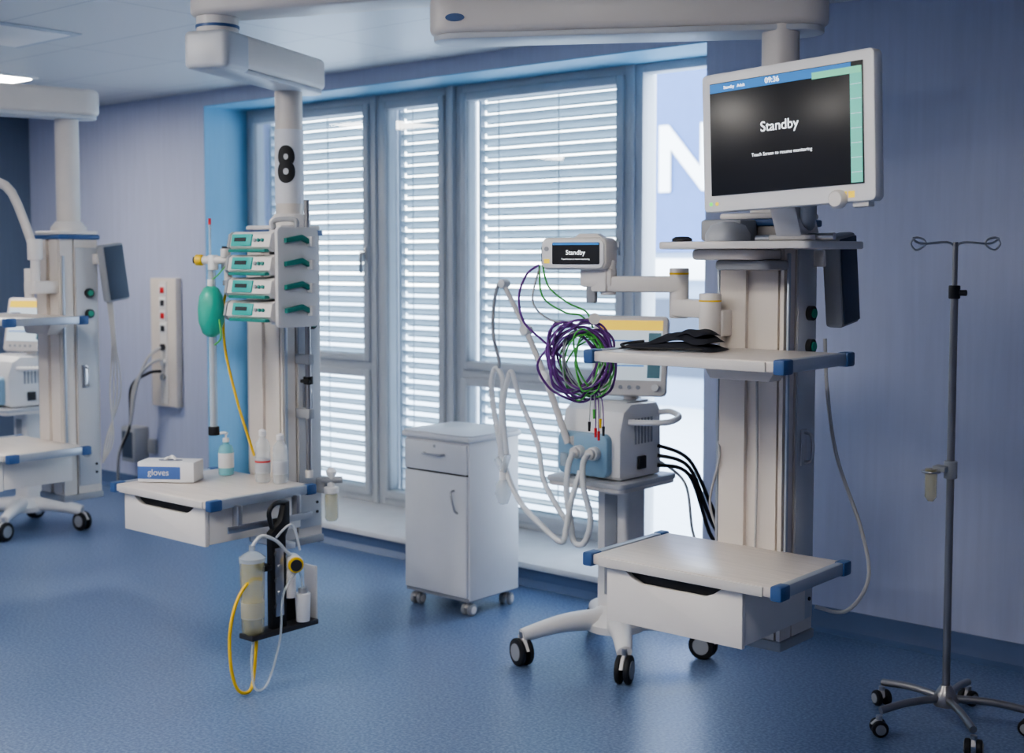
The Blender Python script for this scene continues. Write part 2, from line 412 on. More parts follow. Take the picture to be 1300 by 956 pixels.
    d=Vector((bx-ax,by-ay)).normalized(); n=Vector((-d.y,d.x))
    if n.y>0: n=-n
    bc=Vector((jx,jy))+n*(aw+.001)-d*.0
    M=Matrix.Translation((bc.x,bc.y,2.345))@Matrix.Rotation(math.atan2(n.y,n.x)+math.pi/2,4,'Z')
    if len(armpts)<3:
        prism(g,'arm_badge',[(.030*math.cos(t*.3927),.012*math.sin(t*.3927)) for t in range(16)],-.004,.003,BLUE,axis='Y',M=M)
    if sleeve:
        cyl(g,'number_sleeve',(tx,.02,1.83),(tx,.02,2.13),.0585,PAPER,seg=48)
        c=bpy.data.curves.new('t','FONT'); c.body='8'; c.size=.195; c.align_x='CENTER'; c.align_y='CENTER'; c.offset=.008
        to=bpy.data.objects.new('t',c); COL.objects.link(to); bpy.context.view_layer.update()
        me=bpy.data.meshes.new_from_object(to); bm=bmesh.new(); bm.from_mesh(me)
        bpy.data.objects.remove(to)
        for k in range(-20,21):
            bmesh.ops.bisect_plane(bm,geom=bm.verts[:]+bm.edges[:]+bm.faces[:],plane_co=(k*.005,0,0),plane_no=(1,0,0))
        th0=math.atan2(-y,-x)-R(14)
        for v in bm.verts:
            th=th0+v.co.x*.75/.0595; v.co=Vector((tx+.0605*math.cos(th),.02+.0605*math.sin(th),1.98+v.co.y))
        mk(g,'number_8',bm,BLACK,0)
    return g

pr=pendant(-1.953,3.49,[(-1.91,3.56),(-2.79,3.02)],zt=.735)
pl=pendant(-4.157,3.42,[(-4.13,3.52),(-3.88,2.90),(-2.95,3.25)],tshelf=(-.61,-.12),mid=False,up=False,sleeve=True,drw=(-.258,.263),side=False,zu=2.475,aw=.082)
pf=pendant(-5.75,3.38,[(-5.72,3.44),(-5.92,2.6)],up=False,tx=-.01)
sweep(pf,'spring_arm',[(-.16,-.3,1.98),(-.05,-.25,1.92),(.06,-.2,1.64)],.03,BODY,n=4,seg=12,sc=(.7,1))
cyl(pf,'spring_arm_joint',(.06,-.2,1.60),(.06,-.2,1.70),.035,OFFW,bev=.005)
sweep(pf,'arm_cable',[(-.16,-.3,1.92),(-.12,-.3,1.80),(-.16,-.3,1.72)],.006,BLACK)
box(pf,'arm_bracket',(-.02,-.22,1.44),(.09,-.09,1.50),OFFW,.01)
cyl(pf,'arm_pivot',(.0,-.2,1.42),(.0,-.2,1.56),.022,OFFW,bev=.004)
cyl(pf,'arm_post',(.06,-.2,1.45),(.06,-.2,1.62),.022,OFFW)
for k in range(4):
    sweep(pf,'hanging_cable',[(.13,.13+.01*k,1.45),(.16+.01*k,.14,1.2),(.15,.13+.02*k,.95),(.17-.02*k,.13,.72),(.12,.1,.6)],.004,CABLE)
sweep(pr,'hanging_cable',[(.13,.12,1.36),(.14,.12,1.2),(.17,.13,1.0),(.25,.14,.78),(.27,.15,.63),(.20,.15,.52),(.12,.1,.53)],.006,CABLE,n=10)
sweep(pr,'rear_cable',[(.03,-.115,1.24),(.035,-.118,1.0),(.03,-.115,.74)],.004,CABLE)
sweep(pr,'left_cable',[(-.13,-.05,1.27),(-.14,-.06,1.1),(-.10,-.11,1.0),(-.15,-.08,.85),(-.13,-.06,.75)],.004,CABLE)
box(pr,'top_unit',(-.12,-.20,1.656),(.02,-.10,1.72),GREY,.01)
lathe(pr,'top_dome',[(.065,0),(.065,.02),(.05,.045),(.02,.055),(0.001,.056)],(.0,-.24,1.655),mat('dome_grey',(.45,.46,.48),.4))
lathe(pr,'alarm_puck',[(.03,0),(.03,.008),(.02,.014),(.001,.015)],(-.15,-.25,1.655),DARK)

# ---------------------------------------------------------------- big monitor
g=grp('patient_monitor',(-1.64,3.015,1.924),(0,R(-2),R(-5.5)))
prism(g,'housing',rrect(-.262,-.187,.262,.185,.014),-.012,.03,WHITE,axis='Y',bev=.006)
prism(g,'rear_shell',rrect(-.22,-.15,.22,.15,.03),.028,.075,OFFW,axis='Y',bev=.015)
box(g,'screen',(-.232,-.016,-.143),(.232,-.011,.158),SCR,.001)
box(g,'status_bar',(-.230,-.0175,.132),(.20,-.0155,.156),SCRB,0)
box(g,'side_menu',(.198,-.0175,-.140),(.230,-.0155,.130),SCRG,0)
box(g,'alarm_field',(.09,-.019,.128),(.23,-.017,.145),mat('screen_mint',(.2,.6,.4),.4,emit=(.2,.7,.45),es=.5),0)
for i in range(7): box(g,'menu_divider',(.200,-.0185,-.115+i*.036),(.229,-.0173,-.1135+i*.036),SCRL,0)
text(g,'clock_text','09:36',.020,(-.03,-.018,.144),SCRW)
text(g,'bar_text','Standby   Adult',.011,(-.15,-.018,.143),SCRW)
text(g,'standby_text','Standby',.037,(-.01,-.018,.025),SCRW,ex=.0001)
text(g,'hint_text','Touch Screen to resume monitoring',.0125,(-.005,-.018,-.045),SCRW,ex=.0001)
for i,m_ in enumerate((mat('led_green',(.1,.6,.1),.4,emit=(.1,1,.1),es=1),SCRY)):
    cyl(g,'indicator',(-.236+i*.02,-.014,-.165),(-.236+i*.02,-.0125,-.165),.005,m_)
for i,m_ in enumerate((SCRY,SCRY)):
    box(g,'warning_sticker',(.165+i*.022,-.0132,-.176),(.182+i*.022,-.0125,-.160),m_,0)
lathe(g,'control_knob',[(.024,0),(.024,.012),(.018,.02),(.001,.021)],(0,0,0),OFFW,M=Matrix.Translation((.160,-.012,-.178))@Matrix.Rotation(R(90),4,'X'))
box(g,'cable_guard',(.19,.0,-.20),(.235,.03,-.184),OFFW,.003)
g['w']=1; g2=g
prism(g2,'mount_foot_plate',rrect(-1.80,3.20,-1.665,3.34,.02),1.655,1.67,OFFW,bev=.003)
prism(g2,'mount_neck',[(3.20,1.665),(3.31,1.665),(3.24,1.80),(3.14,1.93),(3.10,1.93),(3.10,1.86)],-1.77,-1.69,OFFW,axis='X',bev=.006)
sweep(g2,'mount_tilt_arm',[(-1.70,3.25,1.70),(-1.66,3.18,1.73),(-1.62,3.10,1.80)],.022,GREY,n=5,seg=12)
box(g2,'mount_vesa_plate',(-1.79,3.093,1.86),(-1.66,3.108,1.98),GREY,.003)

# ---------------------------------------------------------------- small monitor + arm
g=grp('transport_monitor',(-2.47,3.21,1.615),(0,0,R(14)))
prism(g,'housing',rrect(-.118,-.045,.105,.055,.022),-.02,.075,OFFW,axis='Y',bev=.008)
prism(g,'front_bezel',rrect(-.112,-.04,.098,.048,.018),-.027,-.018,WHITE,axis='Y',bev=.002)
prism(g,'screen',rrect(-.075,-.028,.085,.040,.004),-.029,-.026,SCR,axis='Y')
box(g,'screen_top_bar',(-.073,-.0305,.032),(.083,-.0288,.039),SCRB,0)
text(g,'standby_text','Standby',.021,(.005,-.0305,.008),SCRW,ex=.0001)
text(g,'hint_text','Touch Screen to resume monitoring',.0065,(.005,-.0305,-.012),SCRW,ex=.0001)
cyl(g,'power_button',(-.095,-.03,.02),(-.095,-.026,.02),.007,GREY)
box(g,'label',(-.104,-.0285,-.025),(-.085,-.0268,-.012),SCRY,0)
prism(g,'carry_handle',[(-.02,.054),(.0,.068),(.06,.068),(.08,.054)],.01,.05,OFFW,axis='Y',bev=.003)
box(g,'dock',(-.0,.01,-.10),(.11,.065,-.04),OFFW,.012)
box(g,'connector_block',(-.128,.0,-.03),(-.115,.06,.03),DARK,.004)
prism(g,'hook_bracket',rrect(.02,-.15,.05,-.09,.006),.02,.045,GREY,axis='Y',bev=.003)
g['w']=1
def link(P,name,a,b,w,z0,z1,m=OFFW): prism(P,name,stadium(a,b,w,8),z0,z1,m,bev=.008)
link(g,'arm_link_outer',(-2.40,3.27),(-2.20,3.375),.030,1.500,1.550)
link(g,'arm_link_inner',(-2.20,3.375),(-2.06,3.33),.030,1.425,1.480)
cyl(g,'arm_elbow',(-2.20,3.375,1.42),(-2.20,3.375,1.575),.030,OFFW,bev=.004)
cyl(g,'arm_elbow_ring',(-2.20,3.375,1.555),(-2.20,3.375,1.561),.031,YEL)
cyl(g,'arm_base_pivot',(-2.06,3.33,1.35),(-2.06,3.33,1.50),.033,OFFW,bev=.004)
cyl(g,'arm_base_pivot_ring',(-2.06,3.33,1.475),(-2.06,3.33,1.480),.034,YEL)
box(g,'arm_column_clamp',(-2.075,3.34,1.37),(-2.02,3.395,1.45),OFFW,.006)
box(g,'arm_dock_plate',(-2.44,3.235,1.50),(-2.38,3.30,1.58),OFFW,.008)
cyl(g,'arm_head_pivot',(-2.395,3.27,1.49),(-2.395,3.27,1.60),.024,OFFW,bev=.004)

# cables coil
g=grp('monitor_cable_coil',(-2.486,3.25,1.29),world=True)
cam_dir=Vector((-2.486,3.25,0)).normalized(); side=Vector((cam_dir.y,-cam_dir.x,0)); up=Vector((0,0,1))
def coil(name,c,rx,rz,m,r=.0035,turns=1,tilt=0):
    pts=[]
    n=10*turns
    ph=random.uniform(0,6)
    for i in range(n):
        a=2*math.pi*turns*i/n+ph
        wob=1+.09*math.sin(3*a+ph)
        y_=random.uniform(-.012,.012)+.02*math.sin(a+ph)
        u=math.cos(a)*rx*wob*random.uniform(.95,1.05); v=math.sin(a)*rz*wob
        u2=u*math.cos(tilt)-v*math.sin(tilt); v2=u*math.sin(tilt)+v*math.cos(tilt)
        pts.append(Vector(c)+side*u2+up*v2+cam_dir*y_)
    sweep(g,name,pts,r,m,n=5,seg=6,closed=True)
C=(-2.486,3.245,1.285)
for k in range(12):
    o=side*random.uniform(-.03,.025)+up*random.uniform(-.03,.02)+cam_dir*random.uniform(-.02,.02)
    coil('purple_loop',Vector(C)+o,random.uniform(.065,.108),random.uniform(.085,.125),PURP,r=.004,tilt=random.uniform(-.6,.3))
for k in range(6):
    o=side*random.uniform(-.005,.04)+up*random.uniform(-.035,.0)+cam_dir*random.uniform(-.02,.02)
    coil('green_loop',Vector(C)+o,random.uniform(.04,.07),random.uniform(.08,.105),GREEN,r=.003,tilt=random.uniform(-.3,.4))
for k in range(3):
    coil('grey_loop',Vector(C)+side*random.uniform(0,.03),random.uniform(.06,.08),random.uniform(.085,.1),GREY,r=.003,tilt=random.uniform(-.3,.4))
def cp(px,pz,off=0):
    return Vector(C)+side*px+up*pz+cam_dir*off
sweep(g,'purple_lead',[cp(-.13,.30),cp(-.17,.27),cp(-.195,.2),cp(-.18,.12),cp(-.12,.06),cp(-.05,.0)],.0038,PURP)
sweep(g,'green_lead',[cp(-.12,.30),cp(-.10,.23),cp(-.04,.18),cp(.02,.15),cp(.04,.10)],.003,GREEN)
sweep(g,'green_lead',[cp(-.13,.30),cp(-.12,.20),cp(-.05,.15),cp(.0,.14),cp(.03,.11)],.003,GREEN)
sweep(g,'grey_lead',[cp(-.13,.29),cp(-.15,.18),cp(-.08,.12),cp(.03,.13)],.003,CABLE)
cyl(g,'hook',cp(.045,.13,-.02),cp(.045,.13,.06),.012,OFFW)
cyl(g,'hook_cap',cp(.045,.13,-.03),cp(.045,.13,-.02),.018,OFFW)
for i,(dx,dz,mm) in enumerate(((.03,-.23,BLACK),(.05,-.25,RED),(.065,-.22,YEL),(.075,-.245,DARK),(.045,-.19,GREEN),(.06,-.26,RED))):
    sweep(g,'electrode_wire',[cp(.04,-.05),cp(dx*.8+.01,-.13),cp(dx,dz+.03)],.0018,PURP if i%2 else CABLE,n=4,seg=6)
    cyl(g,'electrode_clip',cp(dx,dz+.03),cp(dx,dz),.005,mm,r2=.004,seg=10)

# cuff on mid shelf
g=grp('blood_pressure_cuff',(-2.10,3.20,1.336),(0,0,R(8)))
def softslab(P,name,lx,ly,t,m,amp,ph,z=0,nx=24,ny=8,off=(0,0)):
    bm=bmesh.new(); grid=[[],[]]
    for s in range(2):
        for i in range(nx+1):
            row=[]
            for j in range(ny+1):
                u=i/nx-.5; v=j/ny-.5
                e=(1-(2*u)**6)*(1-(2*v)**6)
                zz=z+max(0,amp*(.5+.5*math.sin(u*9+ph)*math.cos(v*3+ph*.5)))*1.0+(t*e if s else 0)
                row.append(bm.verts.new((off[0]+u*lx,off[1]+v*ly+.01*math.sin(u*7+ph),zz)))
            grid[s].append(row)
    for s in range(2):
        for i in range(nx):
            for j in range(ny):
                bm.faces.new((grid[s][i][j],grid[s][i+1][j],grid[s][i+1][j+1],grid[s][i][j+1]))
    bmesh.ops.remove_doubles(bm,verts=bm.verts,dist=1e-5)
    return mk(P,name,bm,m,60)
CUFF=mat('cuff_fabric',(.018,.02,.03),.85,bump=.4,scale=60)
softslab(g,'cuff_lower_wrap',.30,.13,.018,CUFF,.006,.4,0)
softslab(g,'cuff_upper_fold',.20,.11,.022,CUFF,.014,2.1,.018,off=(.035,.01))
softslab(g,'cuff_end_flap',.10,.10,.014,CUFF,.008,3.1,.042,off=(.07,.01))
sweep(g,'cuff_tube',[(-.10,.0,.022),(-.16,-.03,.012),(-.10,-.09,.008),(.02,-.085,.008),(.12,-.07,.008)],.004,BLACK)

# ---------------------------------------------------------------- ventilator
def ventilator(x,y,full=True):
    g=grp('ventilator',(x,y,0),(0,0,0))
    BASEP=mat('trolley_white',(.79,.77,.75),.4)
    for i,(cx,cy) in enumerate(((.24,-.22),(-.20,-.30),(.30,.24),(-.25,.25))):
        caster(g,cx,cy,.055,ang=R((20,70,100,10)[i]))
        sweep(g,'base_leg',[(0,.04,.15),(cx*.55,.04+(cy-.04)*.5,.15),(cx,cy,.118)],.04,BASEP,n=6,seg=12,rf=lambda i,K:.062-.030*i/K,sc=(.9,.75))
    lathe(g,'base_hub',[(.12,0),(.125,.03),(.09,.07),(.06,.09)],(0,.05,.11),BASEP)
    prism(g,'trolley_column',rrect(-.075,.02,.075,.16,.02),.19,.71,BASEP,bev=.004)
    box(g,'column_channel',(-.03,.016,.25),(.03,.021,.66),GREY,.002)
    prism(g,'tray',rrect(-.19,-.16,.18,.22,.03),.705,.725,OFFW,bev=.005)
    prism(g,'tray_rim',rrect(-.195,-.165,.185,.225,.03),.722,.742,BODY2,bev=.004)
    prof=[(-.10,.745),(.16,.745),(.17,.77),(.165,1.0),(.14,1.035),(-.04,1.04),(-.09,1.01),(-.115,.93),(-.115,.76)]
    prism(g,'main_body',prof,-.15,.14,WHITE,axis='X',bev=.012)
    prism(g,'front_valve_panel',rrect(-.145,.755,.10,.925,.03),-.145,-.10,LBLUE,axis='Y',bev=.012)
    for px in (-.03,.045):
        cyl(g,'breathing_port',(px,-.14,.85),(px,-.175,.85),.026,WHITE,bev=.003)
        cyl(g,'port_collar',(px,-.172,.85),(px,-.19,.85),.021,OFFW)
    cyl(g,'water_trap',(-.10,-.16,.79),(-.10,-.16,.84),.016,CLEAR)
    for i in range(6): box(g,'vent_slot',(.139,-.02+i*.022,.88),(.143,-.01+i*.022,.98),GREY,0)
    box(g,'side_connector',(.138,.0,.78),(.150,.05,.83),DARK,.003)
    box(g,'top_recess',(-.12,-.03,1.036),(.11,.12,1.046),BODY2,.004)
    sweep(g,'side_handle',[(.13,.16,.99),(.20,.14,1.0),(.28,.08,.99),(.27,.0,.975),(.14,-.06,.97)],.012,WHITE,n=6,seg=10)
    gM=Matrix.Translation((.06,.06,1.22))@Matrix.Rotation(R(24),4,'Z')@Matrix.Rotation(R(-12),4,'X')
    prism(g,'display_housing',rrect(-.15,-.16,.15,.16,.02),-.012,.028,OFFW,axis='Y',bev=.008,M=gM)
    box(g,'display_screen',(-.13,-.015,-.10),(.13,-.011,.14),SCRL,0,M=gM)
    box(g,'display_header',(-.13,-.0165,.10),(.13,-.0145,.14),SCRY,0,M=gM)
    for i in range(3): box(g,'display_trace',(-.12,-.0165,.055-i*.05),(.06,-.0145,.060-i*.05),SCRB,0,M=gM)
    box(g,'display_values',(.075,-.0165,-.09),(.125,-.0145,.09),mat('screen_dkteal',(.1,.25,.3),.4),0,M=gM)
    for i in range(5): cyl(g,'display_key',gM@Vector((-.10+i*.035,-.016,-.128)),gM@Vector((-.10+i*.035,-.011,-.128)),.008,GREY,seg=12)
    cyl(g,'display_knob',gM@Vector((.11,-.03,-.128)),gM@Vector((.11,-.01,-.128)),.014,WHITE)
    cyl(g,'display_neck',(.05,.08,1.03),(.055,.085,1.12),.03,OFFW)
    if full:
        for k in range(3):
            sweep(g,'supply_hose',[(.14,.14,.86-.04*k),(.24,.22,.80-.03*k),(.30,.30,.60-.06*k),(.38,.34,.42+.02*k),(.55,.30,.50+.03*k),(.80,.06,.62)],.008,BLACK,n=8)
        sweep(g,'supply_hose',[(.12,.16,.80),(.2,.25,.7),(.22,.28,.5),(.28,.28,.36)],.006,CABLE)
    return g
v=ventilator(-3.02,4.13)
v2=ventilator(-7.15,3.85,False)
v['w']=1; g=v
hose(g,'inspiratory_hose',[(-3.05,3.935,.85),(-3.03,3.88,.80),(-3.02,3.86,.70),(-3.00,3.86,.60),(-2.97,3.84,.53),(-2.92,3.84,.53),(-2.905,3.86,.62),(-2.94,3.86,.74),(-2.972,3.90,.82),(-2.975,3.935,.85)],.0125,HOSE)
hose(g,'expiratory_hose',[(-2.985,3.90,.79),(-2.99,3.85,.68),(-2.99,3.82,.58),(-3.0,3.80,.53),(-3.12,3.82,.58),(-3.25,3.86,.64),(-3.36,3.9,.75),(-3.41,3.9,.92),(-3.44,3.9,1.08),(-3.42,3.9,1.16),(-3.38,3.9,1.12),(-3.385,3.9,.98),(-3.39,3.9,.80)],.0125,HOSE)
hose(g,'patient_hose',[(-3.34,3.88,.82),(-3.36,3.88,1.0),(-3.345,3.89,1.12),(-3.32,3.89,1.15),(-3.29,3.9,1.05),(-3.20,3.9,.88),(-3.15,3.88,.74),(-3.06,3.86,.64),(-3.02,3.86,.60)],.0115,HOSE)
cyl(g,'y_piece_left',(-3.40,3.89,.80),(-3.365,3.885,.75),.014,CLEAR)
cyl(g,'y_piece_right',(-3.335,3.88,.82),(-3.365,3.885,.75),.014,CLEAR)
cyl(g,'test_lung_connector',(-3.365,3.885,.76),(-3.365,3.885,.70),.014,WHITE)
lathe(g,'test_lung',[(.012,.0),(.03,-.02),(.034,-.06),(.02,-.10),(.002,-.105)],(-3.365,3.885,.72),CLEAR)
cyl(g,'support_clamp',(-3.17,4.03,.89),(-3.08,3.99,.89),.02,OFFW)
sweep(g,'support_lower_rod',[(-3.10,3.97,.88),(-3.20,3.95,1.14)],.014,OFFW,smooth=False,seg=14)
cyl(g,'support_joint_lower',(-3.20,3.935,1.14),(-3.20,3.975,1.14),.024,WHITE,bev=.003)
sweep(g,'support_mid_rod',[(-3.20,3.95,1.14),(-3.29,3.94,1.32)],.012,OFFW,smooth=False,seg=14)
cyl(g,'support_joint_mid',(-3.29,3.92,1.32),(-3.29,3.96,1.32),.021,WHITE,bev=.003)
sweep(g,'support_upper_rod',[(-3.29,3.94,1.32),(-3.39,3.92,1.50)],.010,OFFW,smooth=False,seg=14)
cyl(g,'support_joint_tip',(-3.39,3.90,1.505),(-3.39,3.94,1.505),.018,WHITE,bev=.003)
sweep(g,'support_flex_tip',[(-3.39,3.92,1.505),(-3.42,3.92,1.50),(-3.435,3.91,1.42),(-3.43,3.9,1.30),(-3.40,3.9,1.20),(-3.40,3.9,1.16)],.007,GREY,n=8)

# ---------------------------------------------------------------- bedside cabinet
g=grp('bedside_cabinet',(-4.02,4.35,0))
box(g,'carcass',(-.20,-.165,.075),(.20,.17,.79),CABW,.003)
box(g,'top',(-.21,-.185,.79),(.21,.18,.815),CABW,.008,seg=3)
prism(g,'top_rim',rrect(-.21,-.185,.21,.18,.03),.813,.822,CABW,bev=.003)
box(g,'drawer_front',(-.192,-.182,.645),(.192,-.165,.778),CABW,.004)
box(g,'door',(-.192,-.182,.09),(.192,-.165,.637),CABW,.004)
box(g,'shadow_gap',(-.19,-.170,.636),(.19,-.164,.646),DARK,0)
box(g,'plinth',(-.195,-.17,.07),(.195,.165,.085),GREY,.002)
sweep(g,'drawer_handle',[(-.06,-.182,.725),(-.05,-.205,.725),(.05,-.205,.725),(.06,-.182,.725)],.005,STEEL,n=5)
sweep(g,'door_handle',[(.12,-.182,.57),(.12,-.205,.56),(.14,-.205,.49),(.14,-.182,.47)],.005,STEEL,n=5)
cyl(g,'door_lock',(-.0,-.185,.76),(-.0,-.18,.76),.007,STEEL)
for x in (-.16,.16):
    for yy in (-.13,.13): caster(g,x,yy,.028,ang=R(random.randint(0,60)),wm=GREY,hm=OFFW)

# ---------------------------------------------------------------- IV pole
g=grp('iv_pole',(-1.68,4.26,0))
cyl(g,'lower_tube',(0,0,.10),(0,0,1.50),.013,DSTEEL)
cyl(g,'upper_tube',(0,0,1.48),(0,0,1.66),.009,DSTEEL)
cyl(g,'height_collar',(0,0,1.47),(0,0,1.515),.019,DARK,bev=.003)
cyl(g,'height_knob',(0.018,0,1.49),(.04,0,1.49),.010,DARK)
hd=Vector((.76,.649,0))
for s in (-1,1):
    sweep(g,'hook',[Vector((0,0,1.645)),hd*s*.03+Vector((0,0,1.66)),hd*s*.10+Vector((0,0,1.655)),hd*s*.13+Vector((0,0,1.66)),hd*s*.145+Vector((0,0,1.675))],.004,STEEL)
    e=hd*s
    pts=[e*.10+Vector((0,0,1.655)),e*.115+Vector((0,0,1.64)),e*.135+Vector((0,0,1.635)),e*.15+Vector((0,0,1.655)),e*.135+Vector((0,0,1.675)),e*.11+Vector((0,0,1.67))]
    sweep(g,'hook_loop',pts,.0035,STEEL,closed=True)
cyl(g,'clamp_block',(0,0,.86),(0,0,.92),.022,GREY,bev=.003)
box(g,'clamp_arm',(-.045,-.05,.885),(.0,-.005,.905),GREY,.004)
sweep(g,'holder_ring',[(-.045+.028*math.cos(a*.785),-.055+.028*math.sin(a*.785),.885) for a in range(8)],.004,STEEL,closed=True)
lathe(g,'vial',[(.010,-.10),(.02,-.085),(.021,.0),(.021,.01)],(-.045,-.055,.885),CLEARY)
lathe(g,'base_hub',[(.04,0),(.045,.02),(.03,.05),(.018,.07)],(0,0,.075),DSTEEL)
for k in range(5):
    a=k*2*math.pi/5+.4; d=Vector((math.cos(a),math.sin(a),0))
    sweep(g,'base_leg',[Vector((0,0,.10))+d*.03,Vector((0,0,.10))+d*.15,Vector((0,0,.085))+d*.26],.013,DSTEEL,n=4,seg=10)
    caster(g,d.x*.265,d.y*.265,.028,ang=a+1.2)

# ---------------------------------------------------------------- infusion pumps (left pendant)
g=grp('infusion_pump_stack',(-3.93,3.185,1.535))
RK=mat('rack_white',(.68,.67,.66),.4)
box(g,'rack_back',(-.07,.03,-.19),(.13,.11,.19),RK,.012)
prism(g,'rack_side',rrect(-.09,-.19,.11,.19,.02),.115,.135,RK,axis='X',bev=.004)
sweep(g,'rack_handle',[(-.02,.02,.185),(-.02,.02,.215),(.05,.02,.222),(.11,.02,.215),(.115,.02,.185)],.010,GREY,n=5,seg=10)
box(g,'rack_mount',(-.10,.09,-.05),(.0,.145,.05),GREY,.005)
for i in range(4):
    z=.095-i*.088; o=-.012*i if i>0 else 0.0
    if i==0: o=.02
    pr_=[(-.10,.004),(-.115,.02),(-.105,.068),(-.09,.078),(.05,.078),(.05,.0),(-.09,.0)]
    prism(g,'pump_body',[(a,b+z) for a,b in pr_],-.135+o*.5,.118,OFFW,axis='X',bev=.006)
    prism(g,'pump_left_end',[(a*1.02,b+z) for a,b in pr_],-.150+o*.5,-.135+o*.5,GREY,axis='X',bev=.004)
    M=Matrix.Translation((-.02,-.112,z+.045))@Matrix.Rotation(R(-11),4,'X')
    box(g,'pump_display',(-.09,-.004,-.022),(.03,.004,.024),TEALS,.002,M=M)
    box(g,'pump_display_text',(-.07,-.006,-.005),(.0,-.004,.010),DARK,0,M=M)
    for k in range(3): cyl(g,'pump_key',M@Vector((.05+k*.022,-.006,0)),M@Vector((.05+k*.022,.002,0)),.007,TEAL if k else GREY,seg=12)
    box(g,'pump_lip',(-.12,-.125,z+.0),(.10,-.10,z+.012),TEAL,.003)
    prism(g,'pump_clip',[(-.06,z+.052),(.02,z+.066),(.055,z+.05),(.055,z+.03),(.02,z+.045),(-.06,z+.035)],.134,.152,TEAL,axis='X',bev=.003)
    box(g,'pump_clip_knob',(.134,.05,z+.02),(.165,.075,z+.06),RK,.006)
g=grp('equipment_pole',(-3.985,3.40,1.28),world=True)
cyl(g,'pole',(-3.985,3.40,.74),(-3.985,3.40,1.84),.0115,DSTEEL)
for z in (.98,1.20): 
    box(g,'pole_bracket',(-4.05,3.385,z-.02),(-3.965,3.415,z+.02),GREY,.004)
cyl(g,'pole_clamp',(-3.985,3.40,1.10),(-3.985,3.40,1.13),.02,BLACK)
box(g,'clamp_handle',(-3.99,3.36,1.108),(-3.94,3.375,1.122),BLACK,.003)
cyl(g,'pole_foot',(-3.985,3.40,.72),(-3.985,3.40,.75),.016,OFFW)
g=grp('secretion_jar',(-3.97,3.50,.6),world=True)
lathe(g,'jar',[(.02,0),(.028,.012),(.028,.10),(.024,.115)],(-3.965,3.50,.53),CLEARY)
cyl(g,'lid',(-3.965,3.50,.645),(-3.965,3.50,.67),.03,WHITE,bev=.003)
cyl(g,'regulator',(-3.965,3.50,.67),(-3.965,3.50,.72),.016,WHITE)
cyl(g,'regulator_knob',(-3.99,3.47,.70),(-3.93,3.53,.70),.014,GREY)
box(g,'wall_bracket',(-4.045,3.485,.64),(-3.99,3.515,.70),GREY,.003)
lathe(g,'regulator_dome',[(.02,0),(.022,.015),(.01,.03),(.001,.031)],(-3.965,3.50,.72),WHITE)
box(pl,'foot_rail',(-.06,-.14,.445),(.18,-.10,.47),WHITE,.004)

# oxygen flowmeter assembly
g=grp('oxygen_flowmeter',(-4.21,3.12,1.6),world=True)
ox,oy=-4.215,3.12
box(g,'rail_bar',(ox-.0,oy+.03,1.565),(-4.09,oy+.042,1.59),STEEL,.002)
box(g,'rail_stay',(-4.10,oy+.035,1.567),(-4.09,3.32,1.588),STEEL,.002)
cyl(g,'manifold',(ox-.05,oy-.02,1.60),(ox+.10,oy+.05,1.60),.016,OFFW,bev=.003)
cyl(g,'valve_knob_yellow',(ox-.075,oy-.035,1.60),(ox-.05,oy-.02,1.60),.022,YEL,bev=.004)
cyl(g,'valve_knob_core',(ox-.082,oy-.04,1.60),(ox-.07,oy-.032,1.60),.014,DARK)
cyl(g,'coupling_white',(ox-.01,oy-.0,1.56),(ox-.01,oy-.0,1.62),.021,WHITE,bev=.004)
cyl(g,'coupling_blue',(ox+.045,oy+.02,1.61),(ox+.045,oy+.02,1.645),.02,OFFW,bev=.003)
cyl(g,'coupling_cap',(ox+.045,oy+.02,1.645),(ox+.045,oy+.02,1.655),.015,DARK)
cyl(g,'elbow_down',(ox+.06,oy+.02,1.50),(ox+.06,oy+.02,1.58),.016,OFFW)
cyl(g,'elbow_nut',(ox+.06,oy+.02,1.50),(ox+.06,oy+.02,1.52),.022,GREY)
cyl(g,'flow_tube',(ox-.015,oy-.01,1.62),(ox-.015,oy-.01,1.76),.005,CLEAR)
cyl(g,'flow_tip',(ox-.015,oy-.01,1.74),(ox-.015,oy-.01,1.765),.006,RED)
cyl(g,'suction_wand_tube',(ox-.02,oy,.93),(ox-.02,oy,1.57),.016,CLEAR)
cyl(g,'suction_wand_rod',(ox-.02,oy,.93),(ox-.02,oy,1.57),.007,GREY)
cyl(g,'suction_wand_end',(ox-.02,oy,.90),(ox-.02,oy,.935),.022,BLACK,bev=.003)
sweep(g,'oxygen_hose',[(ox+.06,oy+.02,1.50),(ox+.055,oy+.0,1.42),(ox+.06,oy,1.25),(ox+.09,oy+.03,1.05),(ox+.11,oy+.06,.92),(ox+.12,oy+.09,.82)],.0055,YEL)
g=grp('resuscitation_bag',(-4.16,3.06,1.40))
lathe(g,'bag',[(.012,.10),(.03,.09),(.045,.06),(.052,.01),(.05,-.04),(.035,-.085),(.015,-.10)],(0.0,0,0),LGREEN)
cyl(g,'neck',(0,0,.09),(0,0,.125),.014,WHITE)
sweep(g,'hanging_cord',[(0,0,.12),(.003,.03,.14),(.005,.065,.175)],.003,GREEN,n=4)
sweep(g,'reservoir_line',[(0.05,0,-.03),(.06,0,-.1),(.02,0,-.13)],.004,GREEN)

